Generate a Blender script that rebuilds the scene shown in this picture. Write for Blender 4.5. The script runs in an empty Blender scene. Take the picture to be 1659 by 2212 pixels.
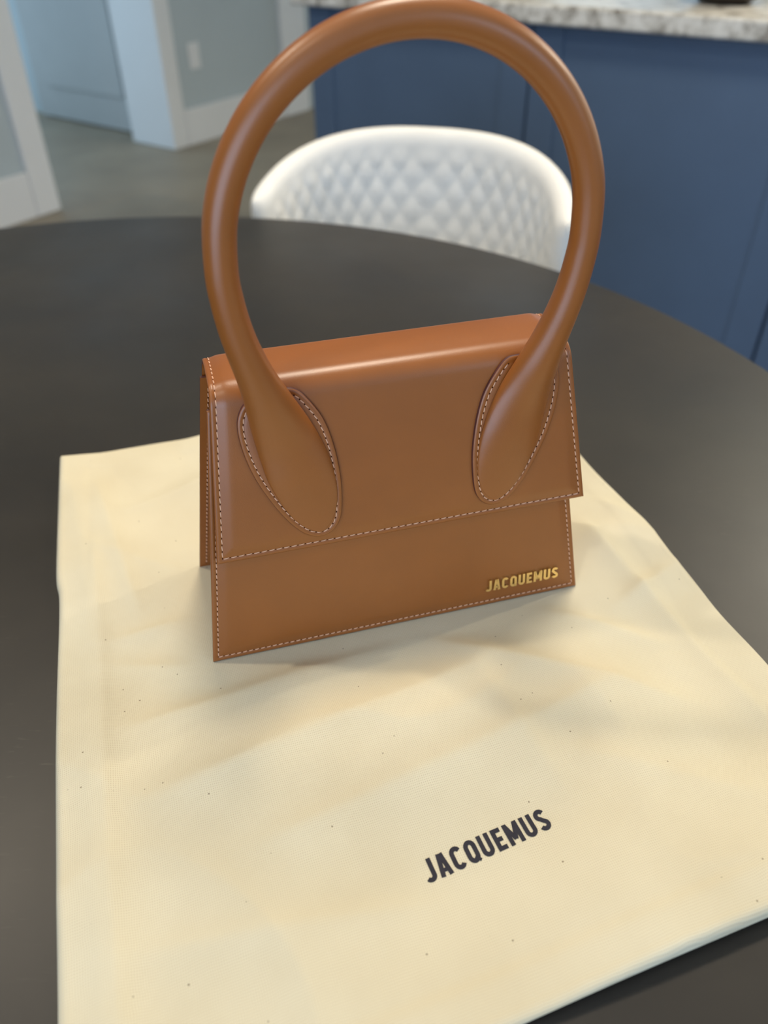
import bpy, math, random
from mathutils import Vector, Matrix, noise

# ------------------------------------------------------------------ camera, world, large lights, exposure
scn = bpy.context.scene
col = scn.collection
TZ = 0.754                      # height of the cloth surface the bag stands on
PITCH, ROLL, FPX, CAMH = 0.6760, -0.0108, 1705.8, 0.3675
cam_data = bpy.data.cameras.new('camera')
cam = bpy.data.objects.new('camera', cam_data)
col.objects.link(cam)
scn.camera = cam
cam_data.sensor_fit = 'HORIZONTAL'
cam_data.sensor_width = 36.0
cam_data.lens = 36.0 * FPX / 1659.0
cam_data.clip_start = 0.02
cam_data.clip_end = 60
_f = Vector((0, math.cos(PITCH), -math.sin(PITCH)))
_u0 = Vector((0, math.sin(PITCH), math.cos(PITCH)))
_r = Vector((1, 0, 0)) * math.cos(ROLL) + _u0 * math.sin(ROLL)
_u = Vector((1, 0, 0)) * -math.sin(ROLL) + _u0 * math.cos(ROLL)
cam.matrix_world = Matrix(((_r.x, _u.x, -_f.x, 0), (_r.y, _u.y, -_f.y, 0), (_r.z, _u.z, -_f.z, TZ + CAMH), (0, 0, 0, 1)))
cam_data.dof.use_dof = True
cam_data.dof.focus_distance = 0.43
cam_data.dof.aperture_fstop = 7.5
cam_data.dof.aperture_blades = 0

world = bpy.data.worlds.new('world')
scn.world = world
world.use_nodes = True
world.node_tree.nodes['Background'].inputs['Color'].default_value = (0.58, 0.80, 1.0, 1)
world.node_tree.nodes['Background'].inputs['Strength'].default_value = 1.5

# room axes: the room is turned against the camera
RA = math.radians(-35.0)
E1 = Vector((math.cos(RA), math.sin(RA), 0))
E2 = Vector((-math.sin(RA), math.cos(RA), 0))
def room(a, b, z=0.0): return E1 * a + E2 * b + Vector((0, 0, z))

def area_light(name, loc, direction, sx, sy, power, color, spread=math.pi):
    l = bpy.data.lights.new(name, 'AREA'); l.shape = 'RECTANGLE'
    l.size = sx; l.size_y = sy; l.energy = power; l.color = color; l.spread = spread
    o = bpy.data.objects.new(name, l); col.objects.link(o)
    o.location = loc
    o.rotation_euler = Vector(direction).to_track_quat('-Z', 'Y').to_euler()
    return o
# daylight entering by the windows behind and right of the camera
SKY = (0.54, 0.70, 1.0)
area_light('window_daylight_rear', room(0.70, -2.33, 1.09), E2, 2.55, 2.0, 52, SKY)
area_light('window_daylight_right', room(2.55, 0.20, 1.70), -E1, 0.9, 0.9, 9, SKY)

scn.cycles.max_bounces = 5
scn.cycles.diffuse_bounces = 2
scn.cycles.glossy_bounces = 2
scn.cycles.caustics_reflective = False
scn.cycles.caustics_refractive = False
scn.view_settings.view_transform = 'Standard'
scn.view_settings.look = 'None'
scn.view_settings.exposure = -0.12
scn.view_settings.gamma = 1.0
scn.view_settings.use_curve_mapping = False
random.seed(4)

# ------------------------------------------------------------------ helpers
def tag(o, label=None, cat=None, group=None, kind=None):
    if label: o['label'] = label
    if cat: o['category'] = cat
    if group: o['group'] = group
    if kind: o['kind'] = kind
    return o

def empty(name, loc=(0, 0, 0), rz=0.0):
    o = bpy.data.objects.new(name, None); col.objects.link(o)
    o.location = loc; o.rotation_euler = (0, 0, rz); o.empty_display_size = 0.05
    return o

class MB:
    def __init__(s): s.v = []; s.f = []; s.m = []
    def add(s, verts, faces, mi=0):
        b = len(s.v); s.v += [tuple(v) for v in verts]
        s.f += [tuple(i + b for i in f) for f in faces]; s.m += [mi] * len(faces)
    def box(s, c, d, mi=0, ax=None):
        X, Y, Z = ax if ax else (Vector((1, 0, 0)), Vector((0, 1, 0)), Vector((0, 0, 1)))
        c = Vector(c); hx, hy, hz = d[0] / 2, d[1] / 2, d[2] / 2
        vs = [c + X * (hx * i) + Y * (hy * j) + Z * (hz * k) for i in (-1, 1) for j in (-1, 1) for k in (-1, 1)]
        s.add(vs, [(0, 1, 3, 2), (4, 6, 7, 5), (0, 4, 5, 1), (2, 3, 7, 6), (0, 2, 6, 4), (1, 5, 7, 3)], mi)
    def lathe(s, prof, n=48, c=(0, 0, 0), mi=0):
        c = Vector(c); vs = []; fs = []
        for r, z in prof:
            for i in range(n):
                t = 2 * math.pi * i / n
                vs.append(c + Vector((r * math.cos(t), r * math.sin(t), z)))
        for k in range(len(prof) - 1):
            for i in range(n):
                j = (i + 1) % n
                fs.append((k * n + i, k * n + j, (k + 1) * n + j, (k + 1) * n + i))
        s.add(vs, fs, mi)
    def grid(s, rows, mi=0, closed=False):
        nr, nc = len(rows), len(rows[0]); fs = []
        for i in range(nr - 1):
            for j in range(nc if closed else nc - 1):
                k = (j + 1) % nc
                fs.append((i * nc + j, i * nc + k, (i + 1) * nc + k, (i + 1) * nc + j))
        s.add([p for r in rows for p in r], fs, mi)
    def build(s, name, mats, parent=None, smooth=True, angle=40, bevel=0.0, segs=2):
        me = bpy.data.meshes.new(name); me.from_pydata(s.v, [], s.f)
        mats = mats if isinstance(mats, (list, tuple)) else [mats]
        for m in mats: me.materials.append(m)
        me.polygons.foreach_set('material_index', s.m)
        me.update()
        import bmesh
        bm = bmesh.new(); bm.from_mesh(me)
        bmesh.ops.remove_doubles(bm, verts=bm.verts, dist=1e-7)
        bmesh.ops.recalc_face_normals(bm, faces=bm.faces)
        bm.to_mesh(me); bm.free()
        if smooth:
            me.shade_smooth(); me.set_sharp_from_angle(angle=math.radians(angle))
        o = bpy.data.objects.new(name, me); col.objects.link(o)
        if parent: o.parent = parent
        if bevel:
            md = o.modifiers.new('bevel', 'BEVEL'); md.width = bevel; md.segments = segs; md.limit_method = 'ANGLE'
        return o

def smooth01(t):
    t = max(0.0, min(1.0, t)); return t * t * (3 - 2 * t)

def lerp_table(tab, x):
    if x <= tab[0][0]: return tab[0][1]
    for (x0, y0), (x1, y1) in zip(tab, tab[1:]):
        if x <= x1:
            return y0 + (y1 - y0) * (x - x0) / (x1 - x0)
    return tab[-1][1]

def catmull(pts, n, closed=False):
    out = []; N = len(pts)
    rng = N if closed else N - 1
    for i in range(rng):
        if closed:
            p = [pts[(i + k - 1) % N] for k in range(4)]
        else:
            p = [pts[max(0, min(N - 1, i + k - 1))] for k in range(4)]
        for k in range(n):
            t = k / n
            out.append(tuple(0.5 * ((2 * b) + (c - a) * t + (2 * a - 5 * b + 4 * c - d) * t * t + (-a + 3 * b - 3 * c + d) * t ** 3)
                             for a, b, c, d in zip(*p)))
    if not closed: out.append(tuple(pts[-1]))
    return out

# ------------------------------------------------------------------ materials
def new_mat(name):
    m = bpy.data.materials.new(name); m.use_nodes = True
    nt = m.node_tree; b = nt.nodes['Principled BSDF']
    return m, nt, b

def srgb(r, g, b):
    f = lambda c: (c / 255 / 12.92) if c / 255 <= 0.04045 else ((c / 255 + 0.055) / 1.055) ** 2.4
    return (f(r), f(g), f(b), 1)

def plain(name, c, rough=0.5, metal=0.0, spec=0.5, var=0.0, scale=8.0, bump=0.0, bscale=200.0):
    m, nt, b = new_mat(name)
    b.inputs['Base Color'].default_value = c
    b.inputs['Roughness'].default_value = rough
    b.inputs['Metallic'].default_value = metal
    b.inputs['Specular IOR Level'].default_value = spec
    tc = nt.nodes.new('ShaderNodeTexCoord')
    if var:
        n = nt.nodes.new('ShaderNodeTexNoise'); n.inputs['Scale'].default_value = scale; n.inputs['Detail'].default_value = 5
        nt.links.new(tc.outputs['Object'], n.inputs['Vector'])
        r = nt.nodes.new('ShaderNodeValToRGB')
        r.color_ramp.elements[0].color = tuple(x * (1 - var) for x in c[:3]) + (1,)
        r.color_ramp.elements[1].color = tuple(min(1, x * (1 + var)) for x in c[:3]) + (1,)
        r.color_ramp.elements[0].position = 0.3; r.color_ramp.elements[1].position = 0.7
        nt.links.new(n.outputs['Fac'], r.inputs['Fac']); nt.links.new(r.outputs['Color'], b.inputs['Base Color'])
    if bump:
        n2 = nt.nodes.new('ShaderNodeTexNoise'); n2.inputs['Scale'].default_value = bscale; n2.inputs['Detail'].default_value = 3
        nt.links.new(tc.outputs['Object'], n2.inputs['Vector'])
        bp = nt.nodes.new('ShaderNodeBump'); bp.inputs['Strength'].default_value = bump; bp.inputs['Distance'].default_value = 0.0005
        nt.links.new(n2.outputs['Fac'], bp.inputs['Height']); nt.links.new(bp.outputs['Normal'], b.inputs['Normal'])
    return m

LEATHER_C = (0.31, 0.094, 0.0145, 1)
M_LEATHER = plain('tan_leather', LEATHER_C, rough=0.36, spec=0.68, var=0.05, scale=30, bump=0.10, bscale=1600)
M_EDGE = plain('painted_leather_edge', srgb(84, 42, 36), rough=0.5, var=0.1, scale=60)
M_THREAD = plain('pale_tan_thread', srgb(232, 184, 150), rough=0.7)
M_HOLE = plain('needle_hole', srgb(48, 20, 14), rough=0.9, spec=0.1)
M_GOLD = plain('gold_metal', (0.95, 0.69, 0.29, 1), rough=0.33, metal=1.0)
M_LINING = plain('dark_lining', srgb(96, 56, 34), rough=0.6, var=0.1, scale=40)
M_INK = plain('black_print_ink', srgb(52, 50, 58), rough=0.75, spec=0.2, var=0.12, scale=300)

def cloth_material():
    m, nt, b = new_mat('cream_cotton_canvas')
    N, Lk = nt.nodes, nt.links
    uv = N.new('ShaderNodeUVMap'); uv.uv_map = 'cloth'
    sep = N.new('ShaderNodeSeparateXYZ'); Lk.new(uv.outputs['UV'], sep.inputs['Vector'])
    def sine(sock, freq, ph=0.0):
        a = N.new('ShaderNodeMath'); a.operation = 'MULTIPLY'; a.inputs[1].default_value = freq; Lk.new(sock, a.inputs[0])
        c = N.new('ShaderNodeMath'); c.operation = 'ADD'; c.inputs[1].default_value = ph; Lk.new(a.outputs[0], c.inputs[0])
        s = N.new('ShaderNodeMath'); s.operation = 'SINE'; Lk.new(c.outputs[0], s.inputs[0])
        r = N.new('ShaderNodeMath'); r.operation = 'MULTIPLY_ADD'; r.inputs[1].default_value = 0.5; r.inputs[2].default_value = 0.5
        Lk.new(s.outputs[0], r.inputs[0]); return r.outputs[0]
    # jitter of the threads
    jn = N.new('ShaderNodeTexNoise'); jn.inputs['Scale'].default_value = 60; Lk.new(uv.outputs['UV'], jn.inputs['Vector'])
    jm = N.new('ShaderNodeVectorMath'); jm.operation = 'SCALE'; jm.inputs['Scale'].default_value = 0.0022
    Lk.new(jn.outputs['Color'], jm.inputs[0])
    ja = N.new('ShaderNodeVectorMath'); ja.operation = 'ADD'; Lk.new(uv.outputs['UV'], ja.inputs[0]); Lk.new(jm.outputs[0], ja.inputs[1])
    sep2 = N.new('ShaderNodeSeparateXYZ'); Lk.new(ja.outputs[0], sep2.inputs['Vector'])
    P = 2 * math.pi / 0.00105
    sx, sy = sine(sep2.outputs['X'], P), sine(sep2.outputs['Y'], P * 0.9)
    mul = N.new('ShaderNodeMath'); mul.operation = 'MULTIPLY'; Lk.new(sx, mul.inputs[0]); Lk.new(sy, mul.inputs[1])
    pw = N.new('ShaderNodeMath'); pw.operation = 'POWER'; pw.inputs[1].default_value = 2.5; Lk.new(mul.outputs[0], pw.inputs[0])
    # colour: cream, slightly uneven, with small gaps between the threads and dark flecks
    n1 = N.new('ShaderNodeTexNoise'); n1.inputs['Scale'].default_value = 14; n1.inputs['Detail'].default_value = 3; Lk.new(uv.outputs['UV'], n1.inputs['Vector'])
    r1 = N.new('ShaderNodeValToRGB'); Lk.new(n1.outputs['Fac'], r1.inputs['Fac'])
    r1.color_ramp.elements[0].position = 0.35; r1.color_ramp.elements[1].position = 0.7
    r1.color_ramp.elements[0].color = (0.70, 0.625, 0.45, 1); r1.color_ramp.elements[1].color = (0.76, 0.69, 0.51, 1)
    hole = N.new('ShaderNodeMixRGB'); hole.inputs['Color2'].default_value = (0.50, 0.39, 0.24, 1)
    hm = N.new('ShaderNodeMath'); hm.operation = 'MULTIPLY'; hm.inputs[1].default_value = 0.62; Lk.new(pw.outputs[0], hm.inputs[0])
    Lk.new(hm.outputs[0], hole.inputs['Fac']); Lk.new(r1.outputs['Color'], hole.inputs['Color1'])
    fl = N.new('ShaderNodeTexVoronoi'); fl.inputs['Scale'].default_value = 130; Lk.new(uv.outputs['UV'], fl.inputs['Vector'])
    fr = N.new('ShaderNodeValToRGB'); fr.color_ramp.elements[0].position = 0.045; fr.color_ramp.elements[1].position = 0.075
    fr.color_ramp.elements[0].color = (1, 1, 1, 1); fr.color_ramp.elements[1].color = (0, 0, 0, 1); Lk.new(fl.outputs['Distance'], fr.inputs['Fac'])
    gate = N.new('ShaderNodeMath'); gate.operation = 'GREATER_THAN'; gate.inputs[1].default_value = 0.74
    sepc = N.new('ShaderNodeSeparateColor'); Lk.new(fl.outputs['Color'], sepc.inputs['Color']); Lk.new(sepc.outputs['Red'], gate.inputs[0])
    fm = N.new('ShaderNodeMath'); fm.operation = 'MULTIPLY'; Lk.new(fr.outputs['Color'], fm.inputs[0]); Lk.new(gate.outputs[0], fm.inputs[1])
    fk = N.new('ShaderNodeMath'); fk.operation = 'MULTIPLY'; fk.inputs[1].default_value = 0.75; Lk.new(fm.outputs[0], fk.inputs[0])
    fle = N.new('ShaderNodeMixRGB'); fle.inputs['Color2'].default_value = (0.16, 0.11, 0.06, 1)
    Lk.new(fk.outputs[0], fle.inputs['Fac']); Lk.new(hole.outputs['Color'], fle.inputs['Color1'])
    Lk.new(fle.outputs['Color'], b.inputs['Base Color'])
    b.inputs['Roughness'].default_value = 0.95; b.inputs['Specular IOR Level'].default_value = 0.15
    bp = N.new('ShaderNodeBump'); bp.inputs['Strength'].default_value = 0.5; bp.inputs['Distance'].default_value = 0.0003; bp.invert = True
    Lk.new(pw.outputs[0], bp.inputs['Height']); Lk.new(bp.outputs['Normal'], b.inputs['Normal'])
    return m
M_CLOTH = cloth_material()

def table_material():
    m, nt, b = new_mat('dark_stained_tabletop')
    N, Lk = nt.nodes, nt.links
    tc = N.new('ShaderNodeTexCoord')
    n = N.new('ShaderNodeTexNoise'); n.inputs['Scale'].default_value = 7; n.inputs['Detail'].default_value = 7; n.inputs['Roughness'].default_value = 0.6
    Lk.new(tc.outputs['Object'], n.inputs['Vector'])
    r = N.new('ShaderNodeValToRGB'); Lk.new(n.outputs['Fac'], r.inputs['Fac'])
    r.color_ramp.elements[0].position = 0.3; r.color_ramp.elements[1].position = 0.72
    r.color_ramp.elements[0].color = (0.019, 0.0155, 0.012, 1); r.color_ramp.elements[1].color = (0.032, 0.026, 0.019, 1)
    # scuffs: thin pale scratches in patches
    mp = N.new('ShaderNodeMapping'); mp.inputs['Scale'].default_value = (60, 380, 60); mp.inputs['Rotation'].default_value = (0, 0, 0.5)
    Lk.new(tc.outputs['Object'], mp.inputs['Vector'])
    s = N.new('ShaderNodeTexNoise'); s.inputs['Scale'].default_value = 1.0; s.inputs['Detail'].default_value = 4; Lk.new(mp.outputs['Vector'], s.inputs['Vector'])
    sr = N.new('ShaderNodeValToRGB'); sr.color_ramp.elements[0].position = 0.62; sr.color_ramp.elements[1].position = 0.78; Lk.new(s.outputs['Fac'], sr.inputs['Fac'])
    g = N.new('ShaderNodeTexNoise'); g.inputs['Scale'].default_value = 9; Lk.new(tc.outputs['Object'], g.inputs['Vector'])
    gr = N.new('ShaderNodeValToRGB'); gr.color_ramp.elements[0].position = 0.5; gr.color_ramp.elements[1].position = 0.7; Lk.new(g.outputs['Fac'], gr.inputs['Fac'])
    mm = N.new('ShaderNodeMath'); mm.operation = 'MULTIPLY'; Lk.new(sr.outputs['Color'], mm.inputs[0]); Lk.new(gr.outputs['Color'], mm.inputs[1])
    mk = N.new('ShaderNodeMath'); mk.operation = 'MULTIPLY'; mk.inputs[1].default_value = 0.35; Lk.new(mm.outputs[0], mk.inputs[0])
    mx = N.new('ShaderNodeMixRGB'); mx.inputs['Color2'].default_value = (0.16, 0.14, 0.11, 1)
    Lk.new(mk.outputs[0], mx.inputs['Fac']); Lk.new(r.outputs['Color'], mx.inputs['Color1']); Lk.new(mx.outputs['Color'], b.inputs['Base Color'])
    rr = N.new('ShaderNodeMapRange'); rr.inputs['To Min'].default_value = 0.34; rr.inputs['To Max'].default_value = 0.50; Lk.new(g.outputs['Fac'], rr.inputs['Value'])
    Lk.new(rr.outputs['Result'], b.inputs['Roughness'])
    return m
M_TABLE = table_material()
M_WALL = plain('pale_blue_grey_paint', srgb(186, 198, 202), rough=0.85, var=0.02, scale=3)
M_TRIM = plain('white_trim_paint', srgb(232, 234, 234), rough=0.5, var=0.01)
M_CEIL = plain('white_ceiling_paint', srgb(236, 234, 228), rough=0.9, var=0.01)
M_FLOOR = plain('taupe_floor', srgb(150, 140, 122), rough=0.5, var=0.12, scale=3.5)
M_NAVY = plain('slate_blue_cabinet_paint', srgb(76, 96, 122), rough=0.5, var=0.05, scale=6)
M_DOOR = plain('grey_door_paint', srgb(178, 182, 182), rough=0.6, var=0.02)
M_CHAIR = plain('off_white_upholstery', srgb(238, 236, 230), rough=0.8, spec=0.3, var=0.03, scale=20, bump=0.2, bscale=700)
M_WOOD = plain('dark_wood', srgb(70, 52, 40), rough=0.45, var=0.2, scale=20)
M_BOWL = plain('dark_brown_glaze', srgb(70, 58, 46), rough=0.35, var=0.15, scale=30)
M_GLASSY = plain('window_glass', (0.8, 0.9, 1, 1), rough=0.05)
def granite():
    m, nt, b = new_mat('speckled_pale_granite')
    N, Lk = nt.nodes, nt.links
    tc = N.new('ShaderNodeTexCoord')
    n = N.new('ShaderNodeTexNoise'); n.inputs['Scale'].default_value = 34; n.inputs['Detail'].default_value = 6; n.inputs['Roughness'].default_value = 0.7
    Lk.new(tc.outputs['Object'], n.inputs['Vector'])
    r = N.new('ShaderNodeValToRGB'); Lk.new(n.outputs['Fac'], r.inputs['Fac'])
    e = r.color_ramp.elements
    e[0].position = 0.33; e[0].color = srgb(120, 112, 102); e[1].position = 0.5; e[1].color = srgb(205, 202, 194)
    x = e.new(0.7); x.color = srgb(232, 230, 224)
    Lk.new(r.outputs['Color'], b.inputs['Base Color']); b.inputs['Roughness'].default_value = 0.3
    return m
M_GRANITE = granite()
def emit(name, c, s):
    m, nt, b = new_mat(name)
    b.inputs['Base Color'].default_value = (1, 1, 1, 1)
    b.inputs['Emission Color'].default_value = c; b.inputs['Emission Strength'].default_value = s
    return m
WARM = (1.0, 0.88, 0.70)
M_LAMP = emit('warm_lamp_glow', WARM + (1,), 12)
M_DIFF = emit('warm_diffuser_glow', WARM + (1,), 3)

# ------------------------------------------------------------------ the room
AX = (E1, E2, Vector((0, 0, 1)))
CEIL = 2.70
def rbox(mb, a0, a1, b0, b1, z0, z1, mi=0):
    mb.box(room((a0 + a1) / 2, (b0 + b1) / 2, (z0 + z1) / 2), (a1 - a0, b1 - b0, z1 - z0), mi, AX)
def struct(name, boxes, mat, parent=None, bevel=0.0):
    mb = MB()
    for bx_ in boxes: rbox(mb, *bx_)
    o = mb.build(name, mat, parent, smooth=False, bevel=bevel)
    if not parent: o['kind'] = 'structure'
    return o
struct('floor', [(-5.2, 2.9, -2.6, 7.0, -0.08, 0.0)], M_FLOOR)
struct('ceiling', [(-5.2, 2.9, -2.6, 7.0, CEIL, CEIL + 0.1)], M_CEIL)
# left wall, ending at the hall opening
LA = -3.20
struct('wall_left', [(LA - 0.14, LA, -2.6, 2.09, 0, CEIL), (LA - 0.14, LA, 2.09, 3.05, 2.15, CEIL)], M_WALL)
struct('trim_1', [(LA - 0.165, LA + 0.022, 1.985, 2.10, 0, 2.10)], M_TRIM, bevel=0.006)
struct('baseboard_left', [(LA - 0.001, LA + 0.018, -2.39, 1.984, 0, 0.18)], M_TRIM, bevel=0.004)
# wall block beyond the opening: its corner faces the camera
CA, CB = -3.49, 3.08
struct('wall_hall', [(CA - 0.30, CA, CB, 6.9, 0, CEIL)], M_WALL)
struct('trim_2', [(CA - 0.315, CA + 0.016, CB - 0.018, CB + 0.085, 0, 2.12)], M_TRIM, bevel=0.006)
struct('baseboard_hall', [(CA - 0.001, CA + 0.018, CB + 0.086, 3.969, 0, 0.175)], M_TRIM, bevel=0.004)
struct('wall_hall_end', [(-5.2, CA - 0.301, CB + 0.16, CB + 0.30, 0, CEIL)], M_WALL)
dr = struct('door_1', [(-4.75, CA - 0.33, CB + 0.10, CB + 0.145, 0.01, 2.05)], M_DOOR)
for (z0, z1) in ((0.18, 0.85), (1.0, 1.9)):
    struct('door_panel', [(-4.62, CA - 0.46, CB + 0.088, CB + 0.10, z0, z1)], M_DOOR, dr, bevel=0.008)
struct('trim_3', [(CA - 0.001, CA + 0.03, 3.97, 4.19, 0, 2.12)], M_TRIM, bevel=0.006)
struct('wall_far', [(-3.49, -3.2, 6.86, 7.0, 0, CEIL), (-1.2, -0.95, 6.86, 7.0, 0, CEIL), (-3.2, -1.2, 6.86, 7.0, 2.2, CEIL)], M_WALL)
struct('window_added_far', [(-3.26, -3.17, 6.84, 7.02, 0, 2.26), (-1.23, -1.14, 6.84, 7.02, 0, 2.26), (-3.26, -1.14, 6.84, 7.02, 2.17, 2.26), (-2.23, -2.17, 6.9, 6.96, 0, 2.17)], M_TRIM)  # added unseen window, lets sky light onto the hall walls and floor
struct('wall_kitchen', [(-0.95, 2.76, 4.2, 4.34, 0, CEIL), (-0.95, -0.81, 4.34, 6.86, 0, CEIL)], M_WALL)
struct('wall_right', [(2.62, 2.76, -2.6, -0.48, 0, CEIL), (2.62, 2.76, 0.88, 4.2, 0, CEIL), (2.62, 2.76, -0.48, 0.88, 0, 1.12), (2.62, 2.76, -0.48, 0.88, 2.28, CEIL)], M_WALL)
struct('window_2', [(2.60, 2.74, -0.54, -0.46, 1.06, 2.34), (2.60, 2.74, 0.86, 0.94, 1.06, 2.34),
                    (2.60, 2.74, -0.54, 0.94, 1.06, 1.13), (2.60, 2.74, -0.54, 0.94, 2.27, 2.34), (2.66, 2.71, 0.17, 0.23, 1.13, 2.27)], M_TRIM)
WL, WR = -0.60, 2.00
struct('wall_rear', [(-3.2, WL, -2.54, -2.4, 0, CEIL), (WR, 2.62, -2.54, -2.4, 0, CEIL), (WL, WR, -2.54, -2.4, 2.12, CEIL)], M_WALL)
# glazed garden door (out of the picture, it lets the daylight in)
struct('window_1', [(WL - 0.06, WL + 0.02, -2.52, -2.38, 0, 2.18), (WR - 0.02, WR + 0.06, -2.52, -2.38, 0, 2.18),
                    (WL - 0.06, WR + 0.06, -2.52, -2.38, 0.0, 0.06), (WL - 0.06, WR + 0.06, -2.52, -2.38, 2.11, 2.18),
                    ((WL + WR) / 2 - 0.03, (WL + WR) / 2 + 0.03, -2.49, -2.44, 0.06, 2.11)], M_TRIM)

# ceiling downlights, warm, plus an added fill lamp behind the camera
def downlight(a, b, label, power, rad=0.06, name='ceiling_downlight'):
    p = room(a, b, CEIL)
    t = empty(name, p)
    tag(t, label, 'ceiling light')
    d = 0.0 if rad < 0.1 else 0.05
    mb = MB(); mb.lathe([(rad + 0.002, 0.0), (rad + 0.022, 0.0), (rad + 0.024, -0.004 - d), (rad + 0.018, -0.009 - d), (rad + 0.004, -0.006 - d), (rad, -0.002)], 48)
    mb.build('trim_ring', M_TRIM, t)
    mb = MB(); mb.lathe([(0.0005, -0.003 - d), (rad - 0.001, -0.003 - d), (rad, -0.001 - d), (0.0005, -0.001 - d)], 48)
    lens = mb.build('lens' if rad < 0.1 else 'diffuser', M_LAMP if rad < 0.1 else M_DIFF, t)
    l = bpy.data.lights.new('downlight_beam', 'AREA'); l.shape = 'DISK'; l.size = rad * 1.9; l.energy = power; l.color = WARM; l.spread = math.radians(150)
    o = bpy.data.objects.new('downlight_beam', l); col.objects.link(o); o.parent = t; o.location = (0, 0, -0.012 - d)
downlight(-1.36, -0.03, 'small warm ceiling downlight left of the table', 11)
downlight(-0.50, 0.95, 'wide round flush ceiling light between table and island', 18.5, 0.24, 'flush_ceiling_light')
downlight(-0.30, -0.75, 'added warm fill lamp behind the camera, out of view', 4)  # added fill, lifts the bag front and the shadow before it
downlight(0.50, 3.90, 'small warm ceiling downlight above the middle of the kitchen wall', 22)
downlight(1.40, 3.60, 'small warm ceiling downlight above the right end of the kitchen wall', 100)

outlet = empty('wall_outlet', room(CA, 3.30, 0.41), RA)
tag(outlet, 'small white electrical outlet plate low on the grey wall above the baseboard', 'outlet')
mb = MB(); mb.box((0.003, 0, 0), (0.006, 0.075, 0.12)); mb.build('cover_plate', M_TRIM, outlet, bevel=0.002)
for dz_ in (-0.028, 0.028):
    mb = MB(); mb.lathe([(0.0005, 0.0), (0.016, 0.0), (0.017, -0.001), (0.017, -0.003)], 24)
    mb.v = [(0.0062 + v[2] + 0.0015, v[0], v[1] + dz_) for v in mb.v]; mb.build('socket', M_TRIM, outlet)

# ------------------------------------------------------------------ kitchen island
IA0, IA1, IB = -1.51, 2.30, 1.845
isl = empty('kitchen_island', room(0.4, 2.3, 0))
tag(isl, 'slate blue panelled kitchen island behind the white chair', 'kitchen island')
def ipart(name, boxes, mat, bevel=0.0, par=None):
    mb = MB()
    for bx_ in boxes: rbox(mb, *bx_)
    mb.v = [tuple(Vector(v) - room(0.4, 2.3, 0)) for v in mb.v]
    return mb.build(name, mat, par or isl, smooth=False, bevel=bevel)
ipart('cabinet_body', [(IA0 + 0.02, IA1, IB + 0.02, IB + 0.95, 0.09, 0.872)], M_NAVY)
ipart('toe_kick', [(IA0 + 0.05, IA1, IB + 0.06, IB + 0.9, 0.0, 0.09)], M_WOOD)
pw_ = (IA1 - IA0) / 6
for k in range(6):
    a0 = IA0 + k * pw_ + 0.003; a1 = IA0 + (k + 1) * pw_ - 0.003
    pn = ipart('back_panel', [(a0, a1, IB, IB + 0.02, 0.09, 0.872)], M_NAVY, 0.002)
    ipart('panel_stile', [(a0, a0 + 0.07, IB - 0.006, IB, 0.09, 0.872)], M_NAVY, 0.002, pn)
    ipart('panel_stile', [(a1 - 0.07, a1, IB - 0.006, IB, 0.09, 0.872)], M_NAVY, 0.002, pn)
ipart('end_panel', [(IA0, IA0 + 0.02, IB, IB + 0.95, 0.09, 0.872)], M_NAVY, 0.002)
ct = empty('countertop', room(0.4, 2.3, 0.874))
tag(ct, 'pale speckled granite countertop on the blue island', 'countertop')
mb = MB(); rbox(mb, IA0 - 0.035, IA1, IB - 0.035, IB + 1.0, 0.874, 0.912)
mb.v = [tuple(Vector(v) - room(0.4, 2.3, 0.874)) for v in mb.v]
mb.build('stone_slab', M_GRANITE, ct, smooth=True, bevel=0.006, segs=3)
bw = empty('bowl', room(-0.53, 2.03, 0.912))
tag(bw, 'dark brown rounded bowl on the granite countertop', 'bowl')
mb = MB(); mb.lathe([(0.0005, 0.003), (0.045, 0.003), (0.05, 0.0), (0.055, 0.004), (0.085, 0.03), (0.105, 0.07), (0.108, 0.078), (0.103, 0.078), (0.08, 0.035), (0.04, 0.012), (0.0005, 0.010)], 48)
mb.build('vessel', M_BOWL, bw)
mb = MB(); mb.lathe([(0.1035, 0.0785), (0.1035, 0.081), (0.106, 0.0825), (0.109, 0.081), (0.109, 0.0785)], 48)
mb.build('rim', M_BOWL, bw)

# ------------------------------------------------------------------ round table
TC = Vector((-0.2892, 0.442, 0)); TR = 0.701; TTOP = TZ - 0.004
tb = empty('dining_table', TC)
tag(tb, 'large round dark brown dining table under the cream cloth bag', 'table')
mb = MB(); mb.lathe([(0.0005, TTOP - 0.036), (TR - 0.02, TTOP - 0.036), (TR - 0.008, TTOP - 0.030), (TR, TTOP - 0.012), (TR, TTOP - 0.005), (TR - 0.0015, TTOP - 0.0015), (TR - 0.005, TTOP), (0.0005, TTOP)], 160)
mb.build('tabletop', M_TABLE, tb)
mb = MB(); mb.lathe([(0.30, TTOP - 0.037), (0.28, TTOP - 0.06), (0.12, TTOP - 0.09), (0.085, TTOP - 0.2), (0.075, 0.35), (0.10, 0.14), (0.14, 0.061)], 64)
mb.build('pedestal', M_TABLE, tb)
mb = MB(); mb.lathe([(0.0005, 0.06), (0.15, 0.06), (0.34, 0.04), (0.36, 0.02), (0.36, 0.0), (0.0005, 0.0)], 96)
mb.build('base', M_TABLE, tb)

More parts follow.
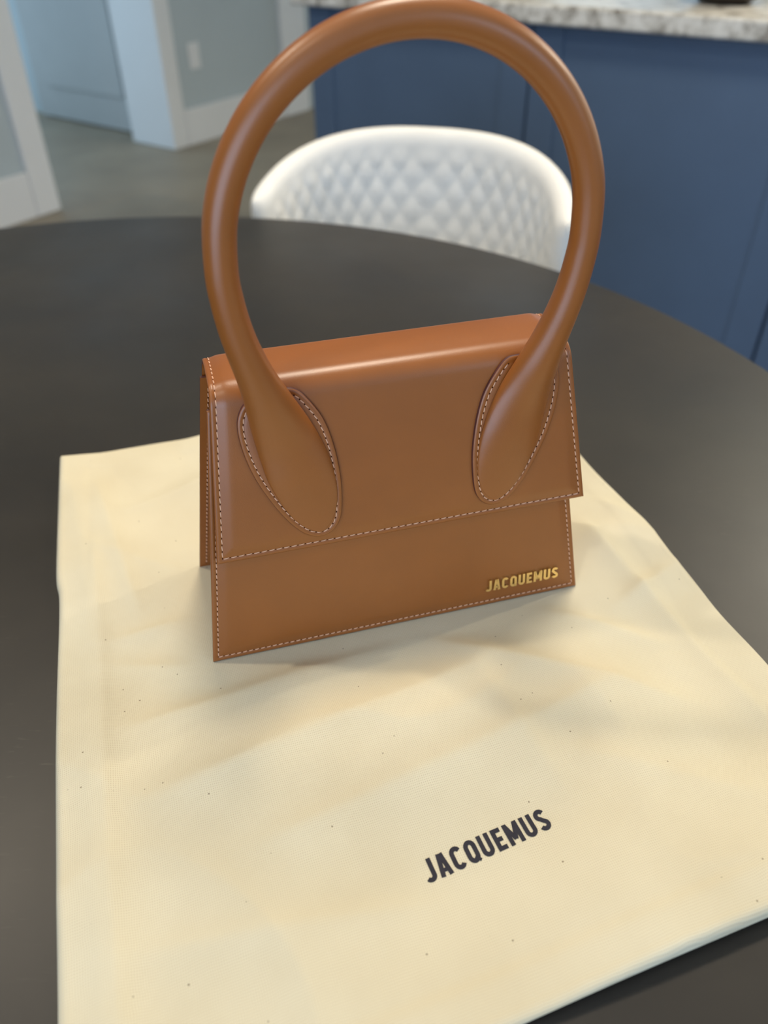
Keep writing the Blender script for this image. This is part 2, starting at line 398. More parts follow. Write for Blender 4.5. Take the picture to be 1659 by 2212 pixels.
# ------------------------------------------------------------------ white chair
CH = Vector((0.030, 1.150, 0)); CFD = Vector((-0.25, -0.97, 0)).normalized()
ch = empty('dining_chair', CH, math.atan2(CFD.y, CFD.x) + math.pi / 2)
tag(ch, 'off-white chair with a rounded diamond quilted back at the table', 'chair')
def chair_back():
    mb = MB(); NT, NZ = 150, 80
    HW, DP, TH = 0.215, 0.19, 0.034
    def pos(t, off):     # t in -1..1 around the shell
        an = t * math.radians(88)
        e_ = max(0.0, (abs(t) - 0.90) / 0.10); off = TH / 2 + (off - TH / 2) * math.sqrt(max(0.0, 1 - e_ * e_))
        sx_, cy_ = math.sin(an), math.cos(an)
        x = (HW + off) * math.copysign(abs(sx_) ** 0.85, sx_); y = (DP + off) * abs(cy_) ** 0.85
        return x, y
    def ztop(t): return 0.815 - 0.07 * abs(t) ** 2.2
    rows = []
    for i in range(NT + 1):
        t = -1 + 2 * i / NT
        r = []; zt = ztop(t); zb = 0.43
        for j in range(NZ + 1):               # inner quilted face, bottom to top
            z = zb + (zt - 0.022 - zb) * j / NZ
            s = t * 0.42; q = 0.046
            u, v = (s + z * 0.8) / q, (s - z * 0.8) / q
            puff = abs(math.sin(math.pi * u) * math.sin(math.pi * v)) ** 0.55
            edge = min(1, (NZ - j) / 6) * min(1, (1 - abs(t)) / 0.06)
            x, y = pos(t, -0.0035 * puff * edge)
            r.append((x, y, z))
        for k in range(1, 8):                  # rolled top
            a = math.pi * k / 8
            x, y = pos(t, TH / 2 - TH / 2 * math.cos(a))
            r.append((x, y, zt - 0.022 + 0.022 * math.sin(a)))
        for j in range(20 + 1):
            z = zt - 0.022 - (zt - 0.022 - zb) * j / 20
            x, y = pos(t, TH); r.append((x, y, z))
        rows.append(r)
    mb.grid(rows, closed=True)
    n = len(rows[0])
    mb.add(rows[0], [tuple(range(n))]); mb.add(rows[-1], [tuple(range(n))])
    return mb.build('quilted_backrest', M_CHAIR, ch, angle=60)
chair_back()
mb = MB(); rows = []
for r_, z in ((0.001, 0.485), (0.12, 0.487), (0.17, 0.480), (0.19, 0.465), (0.195, 0.44), (0.19, 0.415), (0.17, 0.405), (0.001, 0.405)):
    rows.append([(r_ * 1.05 * math.copysign(abs(math.cos(t)) ** 0.7, math.cos(t)), r_ * math.copysign(abs(math.sin(t)) ** 0.7, math.sin(t)) - 0.03, z) for t in [2 * math.pi * i / 48 for i in range(48)]])
mb.grid(rows, closed=True); mb.build('seat', M_CHAIR, ch)
for sx_ in (-1, 1):
    for sy_ in (-1, 1):
        mb = MB(); rows = []
        for k in range(6):
            f = k / 5; r_ = 0.012 + 0.008 * f; c = Vector((sx_ * (0.20 - 0.06 * f), sy_ * (0.19 - 0.07 * f) - 0.02, 0.404 * f))
            rows.append([c + Vector((r_ * math.cos(2 * math.pi * i / 16), r_ * math.sin(2 * math.pi * i / 16), 0)) for i in range(16)])
        mb.grid(rows, closed=True); mb.add(rows[0], [tuple(range(16))]); mb.build('leg', M_WOOD, ch)

# ------------------------------------------------------------------ handbag
BX, BY, YAW = 0.0117, 0.3459, 0.2650
BAG = empty('handbag', (BX, BY, TZ + 0.0003), YAW)
tag(BAG, 'tan leather top handle handbag standing on the cream cloth bag', 'handbag')
LEAN = 0.1664; DB = 0.0912
mm_ = 0.001
H_PROF = [(0, -0.9), (0.25, -0.5), (0.7, -0.18), (1.3, 0.0), (2.3, -0.04), (2.8, -0.22), (3.2, -0.38), (3.6, -0.28), (4.4, -0.10), (6, 0.26), (7.2, 0.53), (8.5, 0.80), (10, 0.93), (12, 0.95), (18, 0.95)]
EDGE_S = [0, 0.25, 0.7, 1.3, 2.3, 2.8, 3.2, 3.6, 4.4, 5.2, 6, 7.2, 8.5, 10, 12, 15, 18]
def relief(d): return lerp_table(H_PROF, d * 1000) * mm_

def edge_samples(length, lo=True, hi=True, step=0.008):
    e = [x * mm_ for x in EDGE_S]
    s = []
    a0 = e[-1] if lo else 0.0; a1 = length - (e[-1] if hi else 0.0)
    if lo: s += e[:-1]
    n = max(2, int((a1 - a0) / step)); s += [a0 + (a1 - a0) * i / n for i in range(n + 1)]
    if hi: s += [length - x for x in reversed(e[:-1])]
    return s

def sheet(name, prof, xl, xr, thick, parent, open_lo, open_hi, mats):
    """prof: list of (s, P(y,z), N(y,z)) along the strip; xl, xr: functions of (s) for the two side edges."""
    smax = prof[-1][0]; mb = MB(); outer = []; inner = []
    W0 = xr(0, prof[0][1]) - xl(0, prof[0][1])
    us = [u / W0 for u in edge_samples(W0)]
    for s, P, N in prof:
        l, r = xl(s, P), xr(s, P); w = r - l
        dv = 1.0
        if open_lo: dv = min(dv, s)
        if open_hi: dv = min(dv, smax - s)
        ro, ri = [], []
        for u in us:
            d = min(u * W0, (1 - u) * W0, dv)
            h = relief(d); x = l + w * u
            ro.append((x, P[0] + N[0] * h, P[1] + N[1] * h))
            ri.append((x, P[0] - N[0] * thick, P[1] - N[1] * thick))
        outer.append(ro); inner.append(ri)
    mb.grid(outer, 0); mb.grid(inner, 0)
    ne = [r[0] for r in outer], [r[0] for r in inner]
    for a, b in ((0, 0), (-1, -1)):
        mb.grid([[r[a] for r in outer], [r[b] for r in inner]], 1)
    mb.grid([outer[0], inner[0]], 1); mb.grid([outer[-1], inner[-1]], 1)
    return mb.build(name, mats, parent, angle=55)

NL = math.hypot(1, LEAN)
NF = (-1 / NL, LEAN / NL)          # outward normal of the front face in (y,z)
TF = (LEAN / NL, 1 / NL)           # up along the front face
def front_pt(s, off=0.0): return (TF[0] * s + NF[0] * off, TF[1] * s + NF[1] * off)
# front panel
SP = 0.1590
body_hw = lambda z: 0.1195 - 0.138 * z
vs = [s for s in edge_samples(SP, True, True)]
prof = [(s, front_pt(s), NF) for s in vs]
fp = sheet('front_panel', prof, lambda s, P: -body_hw(P[1]), lambda s, P: body_hw(P[1]), 0.0026, BAG, True, True, [M_LEATHER, M_EDGE])
# back panel (mirrored about the middle of the depth)
prof = [(s, (DB - front_pt(s)[0], front_pt(s)[1]), (-NF[0], NF[1])) for s in vs]
bpn = sheet('back_panel', prof, lambda s, P: -body_hw(P[1]), lambda s, P: body_hw(P[1]), 0.0026, BAG, True, True, [M_LEATHER, M_EDGE])
# gussets: folded side walls set in from the edges, and the bottom
def gusset(sgn):
    mb = MB(); rows = []
    for k in range(13):
        z = 0.012 + (0.150 - 0.012) * k / 12
        y0 = LEAN * z + 0.0027; y1 = DB - LEAN * z - 0.0027
        x0 = body_hw(z) - 0.010
        r = []
        for j in range(13):
            t = j / 12
            fold = (1 - abs(2 * t - 1)) ** 0.8 * (0.004 + 0.016 * k / 12)
            r.append((sgn * (x0 - fold), y0 + (y1 - y0) * t, z))
        rows.append(r)
    mb.grid(rows)
    o = mb.build('side_gusset', M_LEATHER, BAG)
    s = o.modifiers.new('solid', 'SOLIDIFY'); s.thickness = 0.0018; s.offset = -sgn
    return o
gusset(-1); gusset(1)
mb = MB(); mb.box((0, DB / 2, 0.011), (2 * 0.107, DB - 0.0095, 0.003)); mb.build('base_panel', M_LEATHER, BAG, bevel=0.0008)

# flap: over the back edge, across the top and down the front
FOFF = 0.0040; ZT = 0.1690; RF, RB = 0.0115, 0.0095
def flap_profile():
    """ordered from the front bottom edge up over the top to the back seam; pieces: line, arc, line, arc, line"""
    lean = math.atan(LEAN)
    pts = []
    zb = 0.0695
    # virtual corners
    yf = LEAN * ZT - FOFF * NL; yb = DB - LEAN * ZT + 0.0032 * NL
    turn = math.pi / 2 - lean
    tf = RF * math.tan(turn / 2); tbk = RB * math.tan(turn / 2)
    def fl(z): return LEAN * z - FOFF * NL
    pF = (yf - TF[0] * tf, ZT - TF[1] * tf)             # end of the front line
    s_len = math.hypot(pF[0] - fl(zb), pF[1] - zb)
    S = edge_samples(s_len, True, False, 0.006)
    out = []
    for s in S: out.append(((fl(zb) + TF[0] * s, zb + TF[1] * s), NF))
    cF = (pF[0] - NF[0] * RF, pF[1] - NF[1] * RF)
    a0 = math.atan2(NF[1], NF[0]); a1 = math.pi / 2
    for k in range(1, 13):
        a = a0 + (a1 - a0) * k / 12; n = (math.cos(a), math.sin(a))
        out.append(((cF[0] + RF * n[0], cF[1] + RF * n[1]), n))
    y0 = cF[0]; nb = (-NF[0], NF[1])
    pB = (yb + TF[0] * tbk, ZT - TF[1] * tbk)
    cB = (pB[0] - nb[0] * RB, pB[1] - nb[1] * RB)
    for k in range(1, 8):
        t = k / 8; dome = 0.0006 * math.sin(math.pi * t)
        out.append(((y0 + (cB[0] - y0) * t, ZT + dome), (0, 1)))
    b0 = math.atan2(nb[1], nb[0])
    for k in range(0, 11):
        a = math.pi / 2 + (b0 - math.pi / 2) * k / 10; n = (math.cos(a), math.sin(a))
        out.append(((cB[0] + RB * n[0], cB[1] + RB * n[1]), n))
    for k in range(1, 9):
        s = 0.045 * k / 8
        out.append(((pB[0] + TF[0] * s, pB[1] - TF[1] * s), nb))
    res = []; acc = 0
    for i, (P, N) in enumerate(out):
        if i: acc += math.hypot(P[0] - out[i - 1][0][0], P[1] - out[i - 1][0][1])
        res.append((acc, P, N))
    return res
FPROF = flap_profile()
flap_l = lambda z: -0.1068 + 0.118 * (z - 0.0695)
flap_r = lambda z: 0.1176 - 0.160 * (z - 0.0695)
flap = sheet('flap', FPROF, lambda s, P: flap_l(P[1]), lambda s, P: flap_r(P[1]), 0.0028, BAG, True, True, [M_LEATHER, M_EDGE])

# stitching: each seam is one strip of tiny threads
def seam(path, normals, name, parent, pitch=0.0042, dash=0.0032, w=0.00030, lift=0.00012):
    """path: dense list of 3D points, normals: same length"""
    L = [0.0]
    for a, b in zip(path, path[1:]): L.append(L[-1] + (Vector(b) - Vector(a)).length)
    def at(s):
        s = max(0, min(L[-1], s))
        for i in range(len(L) - 1):
            if s <= L[i + 1]:
                t = (s - L[i]) / max(1e-9, L[i + 1] - L[i])
                return Vector(path[i]).lerp(Vector(path[i + 1]), t), Vector(normals[i]).lerp(Vector(normals[i + 1]), t).normalized()
        return Vector(path[-1]), Vector(normals[-1])
    n = int(L[-1] / pitch); pt = L[-1] / max(1, n)
    th = MB()
    for k in range(n):
        rows = []
        for j, (f, sc, up) in enumerate(((0.0, 0.35, -0.0002), (0.18, 1.0, 0.0), (0.5, 1.1, 0.00012), (0.82, 1.0, 0.0), (1.0, 0.35, -0.0002))):
            c, nn = at(k * pt + (pt - dash) / 2 + dash * f)
            c2, _ = at(k * pt + (pt - dash) / 2 + dash * f + 0.0002)
            c1, _ = at(k * pt + (pt - dash) / 2 + dash * f - 0.0002)
            T = (c2 - c1).normalized() if (c2 - c1).length > 1e-9 else Vector((1, 0, 0))
            B = nn.cross(T).normalized(); c = c + nn * (lift + up) + B * (0.00016 * (f - 0.5) * 2)
            rows.append([c + (B * math.cos(a) + nn * math.sin(a)) * w * sc for a in (0, math.pi / 3, 2 * math.pi / 3, math.pi, 4 * math.pi / 3, 5 * math.pi / 3)])
        th.grid(rows, closed=True, mi=0)
    for k in range(n + 1):
        c, nn = at(k * pt); c2, _ = at(k * pt + 0.0003); c1, _ = at(k * pt - 0.0003)
        T = (c2 - c1).normalized(); B = nn.cross(T).normalized(); c = c + nn * 0.00006
        r_ = 0.00045
        ring = [c + T * (r_ * 0.9 * math.cos(2 * math.pi * i / 8)) + B * (r_ * math.sin(2 * math.pi * i / 8)) for i in range(8)]
        th.add(ring + [c + nn * 0.00010], [(i, (i + 1) % 8, 8) for i in range(8)], 1)
    o = th.build(name, [M_THREAD, M_HOLE], parent)
    o['kind'] = 'stuff'
    return o
SI = 0.0032; HS = relief(SI)
def v3(x, P, N, h): return (x, P[0] + N[0] * h, P[1] + N[1] * h)
def n3(N): return (0, N[0], N[1])
# flap seam: from the back edge down the left side, along the bottom, and up the right side
Pl, Nl = [], []
for s, P, N in reversed(FPROF):
    if s < SI: break
    Pl.append(v3(flap_l(P[1]) + SI, P, N, HS)); Nl.append(n3(N))
def prof_at(s):
    for (s0, P0, N0), (s1, P1, N1) in zip(FPROF, FPROF[1:]):
        if s <= s1:
            t = (s - s0) / (s1 - s0); return (P0[0] + (P1[0] - P0[0]) * t, P0[1] + (P1[1] - P0[1]) * t), N0
Pb, Nb = prof_at(SI)
xa, xb = flap_l(Pb[1]) + SI, flap_r(Pb[1]) - SI
seam(Pl, Nl, 'side_stitching', flap)
path = [v3(xa + (xb - xa) * k / 40, Pb, Nb, HS) for k in range(41)]
seam(path, [n3(Nb)] * 41, 'hem_stitching', flap)
Pl = []; Nl = []
for s, P, N in FPROF:
    if s < SI: continue
    Pl.append(v3(flap_r(P[1]) - SI, P, N, HS)); Nl.append(n3(N))
seam(Pl, Nl, 'side_stitching', flap)
# body seams, front and back panels
def panel_seams(par, back):
    def pt(x, s):
        P = front_pt(s, HS)
        return (x, (DB - P[0]) if back else P[0], P[1])
    n = (0, -NF[0] if back else NF[0], NF[1])
    for sg in (-1, 1):
        path = [pt(sg * (body_hw(front_pt(s)[1]) - SI), s) for s in [SI + (SP - 2 * SI) * k / 30 for k in range(31)]]
        seam(path, [n] * 31, 'side_stitching', par, pitch=0.0036, dash=0.0027)
    hw = body_hw(0) - SI
    seam([pt(-hw + 2 * hw * k / 30, SI) for k in range(31)], [n] * 31, 'hem_stitching', par, pitch=0.0036, dash=0.0027)
panel_seams(fp, False); panel_seams(bpn, True)
for sg in (-1, 1):                   # the margin of the back panel that shows beside the gusset
    path = []
    for k in range(31):
        s_ = SI + (SP - 2 * SI) * k / 30; P = front_pt(s_)
        path.append((sg * (body_hw(P[1]) - 0.0045), DB - P[0] + NF[0] * 0.0026, P[1] - NF[1] * 0.0026))
    seam(path, [(0, NF[0], -NF[1])] * 31, 'inner_stitching', bpn, pitch=0.0036, dash=0.0027)

# handle pads
HC = 0.0052                         # handle centre line across the bag
PADO = [(57, 164.5), (50.5, 157), (44.5, 146.5), (40.5, 132), (38.3, 114), (38.6, 98), (40.5, 86.5), (45.5, 79.5), (52.5, 77.2), (60.5, 80), (69, 89), (77, 102.5), (84, 118), (88, 132), (89.6, 144), (88.8, 153), (85, 160), (79, 163.5), (72, 165), (64, 166)]
PAD_PTS = catmull(PADO, 5, True)
RELF = 0.00095
def face_pt(x, z, off):            # a point on the flap's front face, off = height above it
    return Vector((x, LEAN * z - FOFF * NL - (off + RELF) / NL * 1.0, z + (off + RELF) * LEAN / NL))
def inset(poly, d):
    out = []; n = len(poly)
    for i in range(n):
        a, b = Vector(poly[i - 1]), Vector(poly[(i + 1) % n]); t = (b - a).normalized()
        nrm = Vector((-t.y, t.x))
        p = Vector(poly[i]); cen = Vector((64, 122))
        if nrm.dot(cen - p) < 0: nrm = -nrm
        out.append(tuple(p + nrm * d))
    return out
def make_pad(sg):
    mb = MB(); rows = []
    for d, h in ((0.0, -0.15), (0.0, 1.2), (0.25, 1.7), (0.8, 2.05), (1.5, 2.15), (2.4, 2.02), (3.1, 1.75), (3.8, 1.95), (5.5, 2.2), (9, 2.3)):
        rows.append([face_pt(HC + sg * x * mm_, z * mm_, h * mm_) for x, z in inset(PAD_PTS, d)])
    mb.grid(rows[:3], 1, closed=True); mb.grid(rows[2:], 0, closed=True)
    n = len(rows[-1]); cen = sum((Vector(v) for v in rows[-1]), Vector()) / n
    mb.add(rows[-1] + [cen], [(i, (i + 1) % n, n) for i in range(n)], 0)
    o = mb.build('handle_pad', [M_LEATHER, M_EDGE], BAG, angle=60)
    ins = inset(PAD_PTS, 3.1)
    # visible run of the seam: starts and ends where the handle covers it
    idx = list(range(0, 80))
    path = [face_pt(HC + sg * ins[i][0] * mm_, ins[i][1] * mm_, 1.78 * mm_) for i in idx]
    nn = (0, NF[0], NF[1])
    if sg < 0: path = path[::-1]
    seam(path, [nn] * len(path), 'pad_stitching', o, pitch=0.0038, dash=0.0029)
    return o
make_pad(-1); make_pad(1)

# handle: one loft from pad to pad
def handle():
    low = [  # x, z, half width, y of centre, outward radius, inward radius (mm)
        (52.6, 81.0, 1.0, None, 0.15, 0.3), (53.0, 86.0, 7.5, None, 0.7, 0.4), (54.5, 95.0, 13.0, None, 1.9, 0.5), (57.0, 107.0, 16.3, None, 3.6, 0.5),
        (60.5, 121.0, 17.8, None, 5.6, 0.6), (64.5, 136.0, 16.8, None, 7.6, 1.2), (68.8, 150.0, 14.6, 16.2, 9.4, 3.6), (72.8, 164.0, 12.0, 14.6, 9.6, 6.4),
        (77.2, 179.0, 9.6, 12.6, 8.8, 8.0), (81.4, 194.0, 8.4, 11.0, 8.1, 8.0), (84.3, 207.0, 7.9, 10.2, 7.7, 7.7), (86.2, 221.0, 7.6, 9.6, 7.5, 7.5), (86.8, 235.0, 7.4, 9.2, 7.4, 7.4)]
    st = []
    for x, z, a, y, bo, bi in low:
        if y is None: y = face_pt(0, z * mm_, 2.2 * mm_).y * 1000 - 0.05
        st.append((x, z, a, y, bo, bi))
    arch = []
    for k in range(1, 14):
        t = math.pi * k / 14
        arch.append((86.8 * math.cos(t), 236 + 89.6 * math.sin(t), 7.4, 9.0, 7.4, 7.4))
    full = [( x, z, a, y, bo, bi) for x, z, a, y, bo, bi in st] + arch + [(-x, z, a, y, bo, bi) for x, z, a, y, bo, bi in reversed(st)]
    dense = catmull(full, 7)
    rows = []; NS = 40
    for i, (x, z, a, y, bo, bi) in enumerate(dense):
        p, q = dense[max(0, i - 1)], dense[min(len(dense) - 1, i + 1)]
        T = Vector((q[0] - p[0], q[3] - p[3], q[1] - p[1])).normalized()
        k = smooth01((z - 150) / 40)
        m = Vector((0, NF[0], NF[1])).lerp(Vector((0, -1, 0)), k).normalized()
        m = (m - T * m.dot(T)).normalized()
        n = T.cross(m).normalized()
        c = Vector((HC * 1000 + x, y, z)); r = []
        for j in range(NS):
            ph = 2 * math.pi * j / NS; s_ = math.sin(ph)
            r.append((c + n * (a * math.cos(ph)) + m * ((bo if s_ > 0 else bi) * s_)) * mm_)
        rows.append(r)
    mb = MB(); mb.grid(rows, closed=True)
    mb.add(rows[0], [tuple(range(NS))]); mb.add(rows[-1], [tuple(range(NS))])
    return mb.build('handle', M_LEATHER, BAG, angle=80)
handle()

# lettering: strokes with real width, condensed capitals
def stroke(pts, w, closed=False):
    L, R = [], []; n = len(pts)
    for i in range(n):
        p = Vector(pts[i])
        a = Vector(pts[i - 1]) if (i > 0 or closed) else None
        b = Vector(pts[(i + 1) % n]) if (i < n - 1 or closed) else None
        d1 = (p - a).normalized() if a is not None else (b - p).normalized()
        d2 = (b - p).normalized() if b is not None else d1
        n1, n2 = Vector((-d1.y, d1.x)), Vector((-d2.y, d2.x))
        mt = (n1 + n2).normalized(); k = 1 / max(0.35, mt.dot(n1))
        L.append(tuple(p + mt * (w / 2 * k))); R.append(tuple(p - mt * (w / 2 * k)))
    out = []
    rng = n if closed else n - 1
    for i in range(rng):
        j = (i + 1) % n
        out.append((L[i], L[j], R[j], R[i]))
    return out
def arc(cx, cy, rx, ry, a0, a1, n=10):
    return [(cx + rx * math.cos(math.radians(a0 + (a1 - a0) * k / n)), cy + ry * math.sin(math.radians(a0 + (a1 - a0) * k / n))) for k in range(n + 1)]
SW = 0.198
def glyph(c):
    h = SW / 2
    if c == 'J': return stroke([(0.36, 1.0), (0.36, 0.26)] + arc(0.19, 0.26, 0.17, 0.17, 0, -150)[1:], SW), 0.455
    if c == 'A':
        return stroke([(0.09, 0.0), (0.235, 0.99)], SW) + stroke([(0.47, 0.0), (0.325, 0.99)], SW) + stroke([(0.14, 0.27), (0.42, 0.27)], SW * 0.85), 0.56
    if c == 'C': return stroke(arc(0.27, 0.70, 0.178, 0.21, 25, 180) + arc(0.27, 0.30, 0.178, 0.21, 180, 335), SW), 0.53
    if c == 'Q': return stroke(arc(0.27, 0.70, 0.178, 0.21, 0, 180) + arc(0.27, 0.30, 0.178, 0.21, 180, 360), SW, True) + stroke([(0.30, 0.24), (0.50, 0.02)], SW * 0.7), 0.54
    if c == 'U': return stroke([(h, 1.0)] + arc(0.27, 0.28, 0.178, 0.19, 180, 360) + [(0.448, 1.0)], SW), 0.54
    if c == 'E': return stroke([(0.44, 1 - h), (h, 1 - h), (h, h), (0.44, h)], SW) + stroke([(h, 0.5), (0.40, 0.5)], SW), 0.45
    if c == 'M': return stroke([(h, 0), (h, 1.0)], SW) + stroke([(0.60, 0), (0.60, 1.0)], SW) + stroke([(0.11, 0.96), (0.346, 0.22)], SW * 0.92) + stroke([(0.582, 0.96), (0.346, 0.22)], SW * 0.92), 0.692
    if c == 'S': return stroke(arc(0.26, 0.735, 0.165, 0.175, 20, 250, 12) + arc(0.26, 0.27, 0.172, 0.178, 70, -160, 12), SW), 0.52
def text_layout(txt, gap=0.14):
    x = 0; out = []
    for c in txt:
        q, w = glyph(c); out.append((c, x, q)); x += w + gap
    return out, x - gap
TXT, TW = text_layout('JACQUEMUS')
def solid_letter(quads, mapf, t0, t1):
    mb = MB()
    for q in quads:
        lo = [mapf(u, v, t0) for u, v in q]; hi = [mapf(u, v, t1) for u, v in q]
        mb.add(lo + hi, [(4, 5, 6, 7), (0, 3, 2, 1), (0, 1, 5, 4), (1, 2, 6, 5), (2, 3, 7, 6), (3, 0, 4, 7)])
    return mb
# gold letters on the front panel
GX0, GX1, GZ0, GH = 0.0545, 0.1040, 0.0122, 0.0078
logo = empty('gold_lettering'); logo.parent = BAG
logo['label'] = 'raised gold metal letters'
for c, x0, quads in TXT:
    def mp(u, v, t, x0=x0):
        s = (GZ0 + v * GH) / TF[1]; P = front_pt(s, t)
        return Vector((GX0 + (x0 + u) / TW * (GX1 - GX0), P[0], P[1]))
    solid_letter(quads, mp, 0.0008, 0.0026).build('letter', M_GOLD, logo, smooth=False)

# ------------------------------------------------------------------ cloth dust bag
left_e = [(-0.2661, 0.5364), (-0.2264, 0.4016), (-0.2139, 0.3680), (-0.1917, 0.2924), (-0.1731, 0.2324), (-0.1573, 0.1834), (-0.1376, 0.1229), (-0.118, 0.060)]
right_e = [(0.132, 0.648), (0.1633, 0.5282), (0.1827, 0.4725), (0.1971, 0.4239), (0.2081, 0.3855), (0.2158, 0.3532), (0.2295, 0.3127), (0.245, 0.255), (0.260, 0.193)]
back_e = [(-0.2661, 0.5364), (-0.2350, 0.5452), (-0.2050, 0.5543), (-0.1606, 0.5669), (-0.05, 0.596), (0.05, 0.624), (0.132, 0.648)]
front_e = [(-0.118, 0.060), (0.0568, 0.1211), (0.1709, 0.1609), (0.260, 0.193)]
def resample(pts, n):
    P = [Vector(p) for p in catmull(pts, 12)]
    L = [0]
    for a, b in zip(P, P[1:]): L.append(L[-1] + (b - a).length)
    out = []; i = 0
    for k in range(n + 1):
        s = L[-1] * k / n
        while i < len(L) - 2 and L[i + 1] < s: i += 1
        out.append(P[i].lerp(P[i + 1], (s - L[i]) / max(1e-9, L[i + 1] - L[i])))
    return out
NU, NV = 210, 250
eL, eR, eB, eF = resample(left_e, NV), resample(right_e, NV), resample(back_e, NU), resample(front_e, NU)
cB = BAG_R = Matrix.Rotation(-YAW, 2)
def bag_dist(p):
    q = cB @ (Vector((p.x, p.y)) - Vector((BX, BY)))
    dx = max(-0.122 - q.x, 0, q.x - 0.122); dy = max(-0.003 - q.y, 0, q.y - DB - 0.003)
    return math.hypot(dx, dy)
# creases: (x0,y0,x1,y1,amplitude mm,half width m, asymmetry)
CREASES = []
def crease(x0, y0, x1, y1, amp, w, asym=0.5): CREASES.append((Vector((x0, y0)), Vector((x1, y1)), amp * 3.2 * mm_, w * 0.72, asym))
def crease_h(p):
    h = 0.0
    for a, b, amp, w, asym in CREASES:
        d = b - a; L = d.length; d = d / L
        t = (p - a).dot(d); s = (p - a).dot(Vector((-d.y, d.x)))
        te = smooth01((t + 0.02) / 0.05) * smooth01((L - t + 0.02) / 0.05)
        if te <= 0: continue
        ww = w * (asym if s > 0 else 1.0) * 1.4
        h += amp * te * math.exp(-(math.sqrt(s * s + 6e-6) - 0.0024) / ww) if abs(s) < 6 * ww else 0
    return h
CREASE_LIST = [
    (-0.205, 0.42, -0.105, 0.10, 1.8, 0.016, 0.45), (-0.225, 0.50, -0.16, 0.36, 1.5, 0.013, 0.5),
    (-0.17, 0.335, -0.06, 0.375, 1.6, 0.012, 0.5), (-0.165, 0.315, -0.03, 0.31, 1.4, 0.016, 0.5), (-0.14, 0.27, 0.02, 0.335, 1.5, 0.014, 0.4),
    (-0.12, 0.225, 0.06, 0.315, 1.3, 0.016, 0.6), (-0.06, 0.20, 0.14, 0.30, 1.2, 0.020, 0.5), (0.02, 0.335, 0.17, 0.285, 1.4, 0.013, 0.5),
    (0.145, 0.44, 0.215, 0.27, 1.8, 0.014, 0.45), (0.15, 0.36, 0.20, 0.40, 1.5, 0.012, 0.5), (0.16, 0.47, 0.19, 0.44, 1.4, 0.012, 0.5),
    (0.06, 0.30, 0.09, 0.23, 1.0, 0.018, 0.5), (-0.11, 0.15, 0.02, 0.17, 0.9, 0.02, 0.5), (0.10, 0.25, 0.20, 0.22, 0.9, 0.022, 0.6), (-0.20, 0.46, -0.12, 0.52, 1.2, 0.016, 0.5),
    (0.09, 0.36, 0.17, 0.33, 1.3, 0.010, 0.5)]
for c in CREASE_LIST: crease(*c)
def cloth_point(i, j):
    u, v = i / NU, j / NV
    p = eB[i].lerp(eF[i], v) + eL[j].lerp(eR[j], u) - (eB[0].lerp(eB[NU], u).lerp(eF[0].lerp(eF[NU], u), v))
    return p
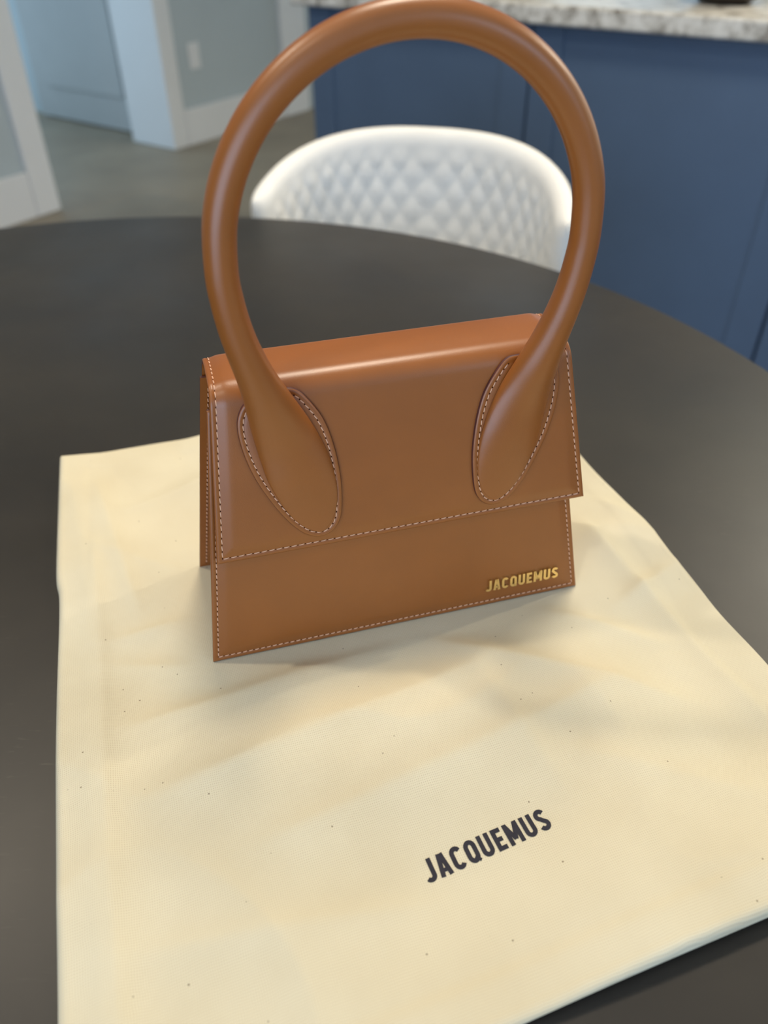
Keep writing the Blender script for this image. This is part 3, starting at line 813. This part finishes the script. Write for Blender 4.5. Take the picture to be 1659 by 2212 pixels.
def cloth():
    rows, und, uvs = [], [], []
    for j in range(NV + 1):
        r, q = [], []
        for i in range(NU + 1):
            p = cloth_point(i, j); u, v = i / NU, j / NV
            de = min(u * 0.41, (1 - u) * 0.41, v * 0.49, (1 - v) * 0.49)
            bd = bag_dist(p)
            k = smooth01(bd / 0.035)
            n3_ = noise.noise(Vector((p.x * 11, p.y * 11, 3.1))) * 0.0016 + (0.12 - abs(noise.noise(Vector((p.x * 8 + 3, p.y * 8, 1.3))))) * 0.011 + 0.0004 + noise.noise(Vector((p.x * 27, p.y * 27, 9.7))) * 0.0006
            h = k * (n3_ + crease_h(p) + 0.0004)
            lift = 0.010 * smooth01((v - 0.80) / 0.2) * smooth01((u - 0.15) / 0.5)      # the front hem stands a little off the table
            seamb = 0.0008 * (1 - smooth01((de - 0.018) / 0.006)) if de > 0.004 else 0.0008 * de / 0.004
            top = -0.0002 + h + seamb * k + lift
            ed = min(1.0, de / 0.004); ed = math.sqrt(max(0.0, 1 - (1 - ed) ** 2))
            low = -0.0038 + max(0.0, lift - 0.0012)
            top = low + 0.0003 + (top - low) * (0.25 + 0.75 * ed) if de < 0.004 else top
            top = max(top, low + 0.0004)
            r.append((p.x, p.y, top)); q.append((p.x, p.y, low))
        rows.append(r); und.append(q)
    mb = MB(); mb.grid(rows); mb.grid(und)
    mb.grid([rows[0], und[0]]); mb.grid([rows[-1], und[-1]])
    mb.grid([[r[0] for r in rows], [r[0] for r in und]]); mb.grid([[r[-1] for r in rows], [r[-1] for r in und]])
    o = mb.build('dust_bag', M_CLOTH, None, angle=75)
    o.location = (0, 0, TZ)
    me = o.data; uvl = me.uv_layers.new(name='cloth')
    ca, sa = math.cos(math.radians(18)), math.sin(math.radians(18))
    co = [me.vertices[l.vertex_index].co for l in me.loops]
    uvl.data.foreach_set('uv', [x for c in co for x in (c.x * ca + c.y * sa, -c.x * sa + c.y * ca)])
    return o, rows
DUST, CROWS = cloth()
tag(DUST, 'flat cream cotton cloth bag with black lettering lying on the dark table', 'cloth bag')
# print on the cloth: follows the surface
from mathutils.bvhtree import BVHTree
_bvh = BVHTree.FromPolygons([v.co for v in DUST.data.vertices], [p.vertices for p in DUST.data.polygons])
def cloth_z(x, y):
    hit = _bvh.ray_cast(Vector((x, y, 0.2)), Vector((0, 0, -1)))
    return hit[0].z if hit[0] else 0.0
PO, PD, PU = Vector((0.0194, 0.1800)), Vector((0.0625, 0.0262)), Vector((-0.0042, 0.0108))
printed = empty('printed_lettering', (0, 0, 0)); printed.parent = DUST
printed['label'] = 'black printed letters on the cloth'
def subdiv(quads, n=3):
    out = []
    for a, b, c, d in quads:
        a, b, c, d = map(Vector, (a, b, c, d))
        m = max(1, int((b - a).length / 0.12))
        for i in range(m):
            for j in range(n):
                f = lambda s, t: tuple(a.lerp(b, s).lerp(d.lerp(c, s), t))
                out.append((f(i / m, j / n), f((i + 1) / m, j / n), f((i + 1) / m, (j + 1) / n), f(i / m, (j + 1) / n)))
    return out
for c, x0, quads in TXT:
    mb = MB()
    for q in subdiv(quads, 2):
        vs_ = []
        for u, v in q:
            P2 = PO + PD * ((x0 + u) / TW) + PU * v
            vs_.append((P2.x, P2.y, cloth_z(P2.x, P2.y) + 0.00022))
        mb.add(vs_, [(0, 1, 2, 3)])
    mb.build('letter', M_INK, printed, smooth=True)
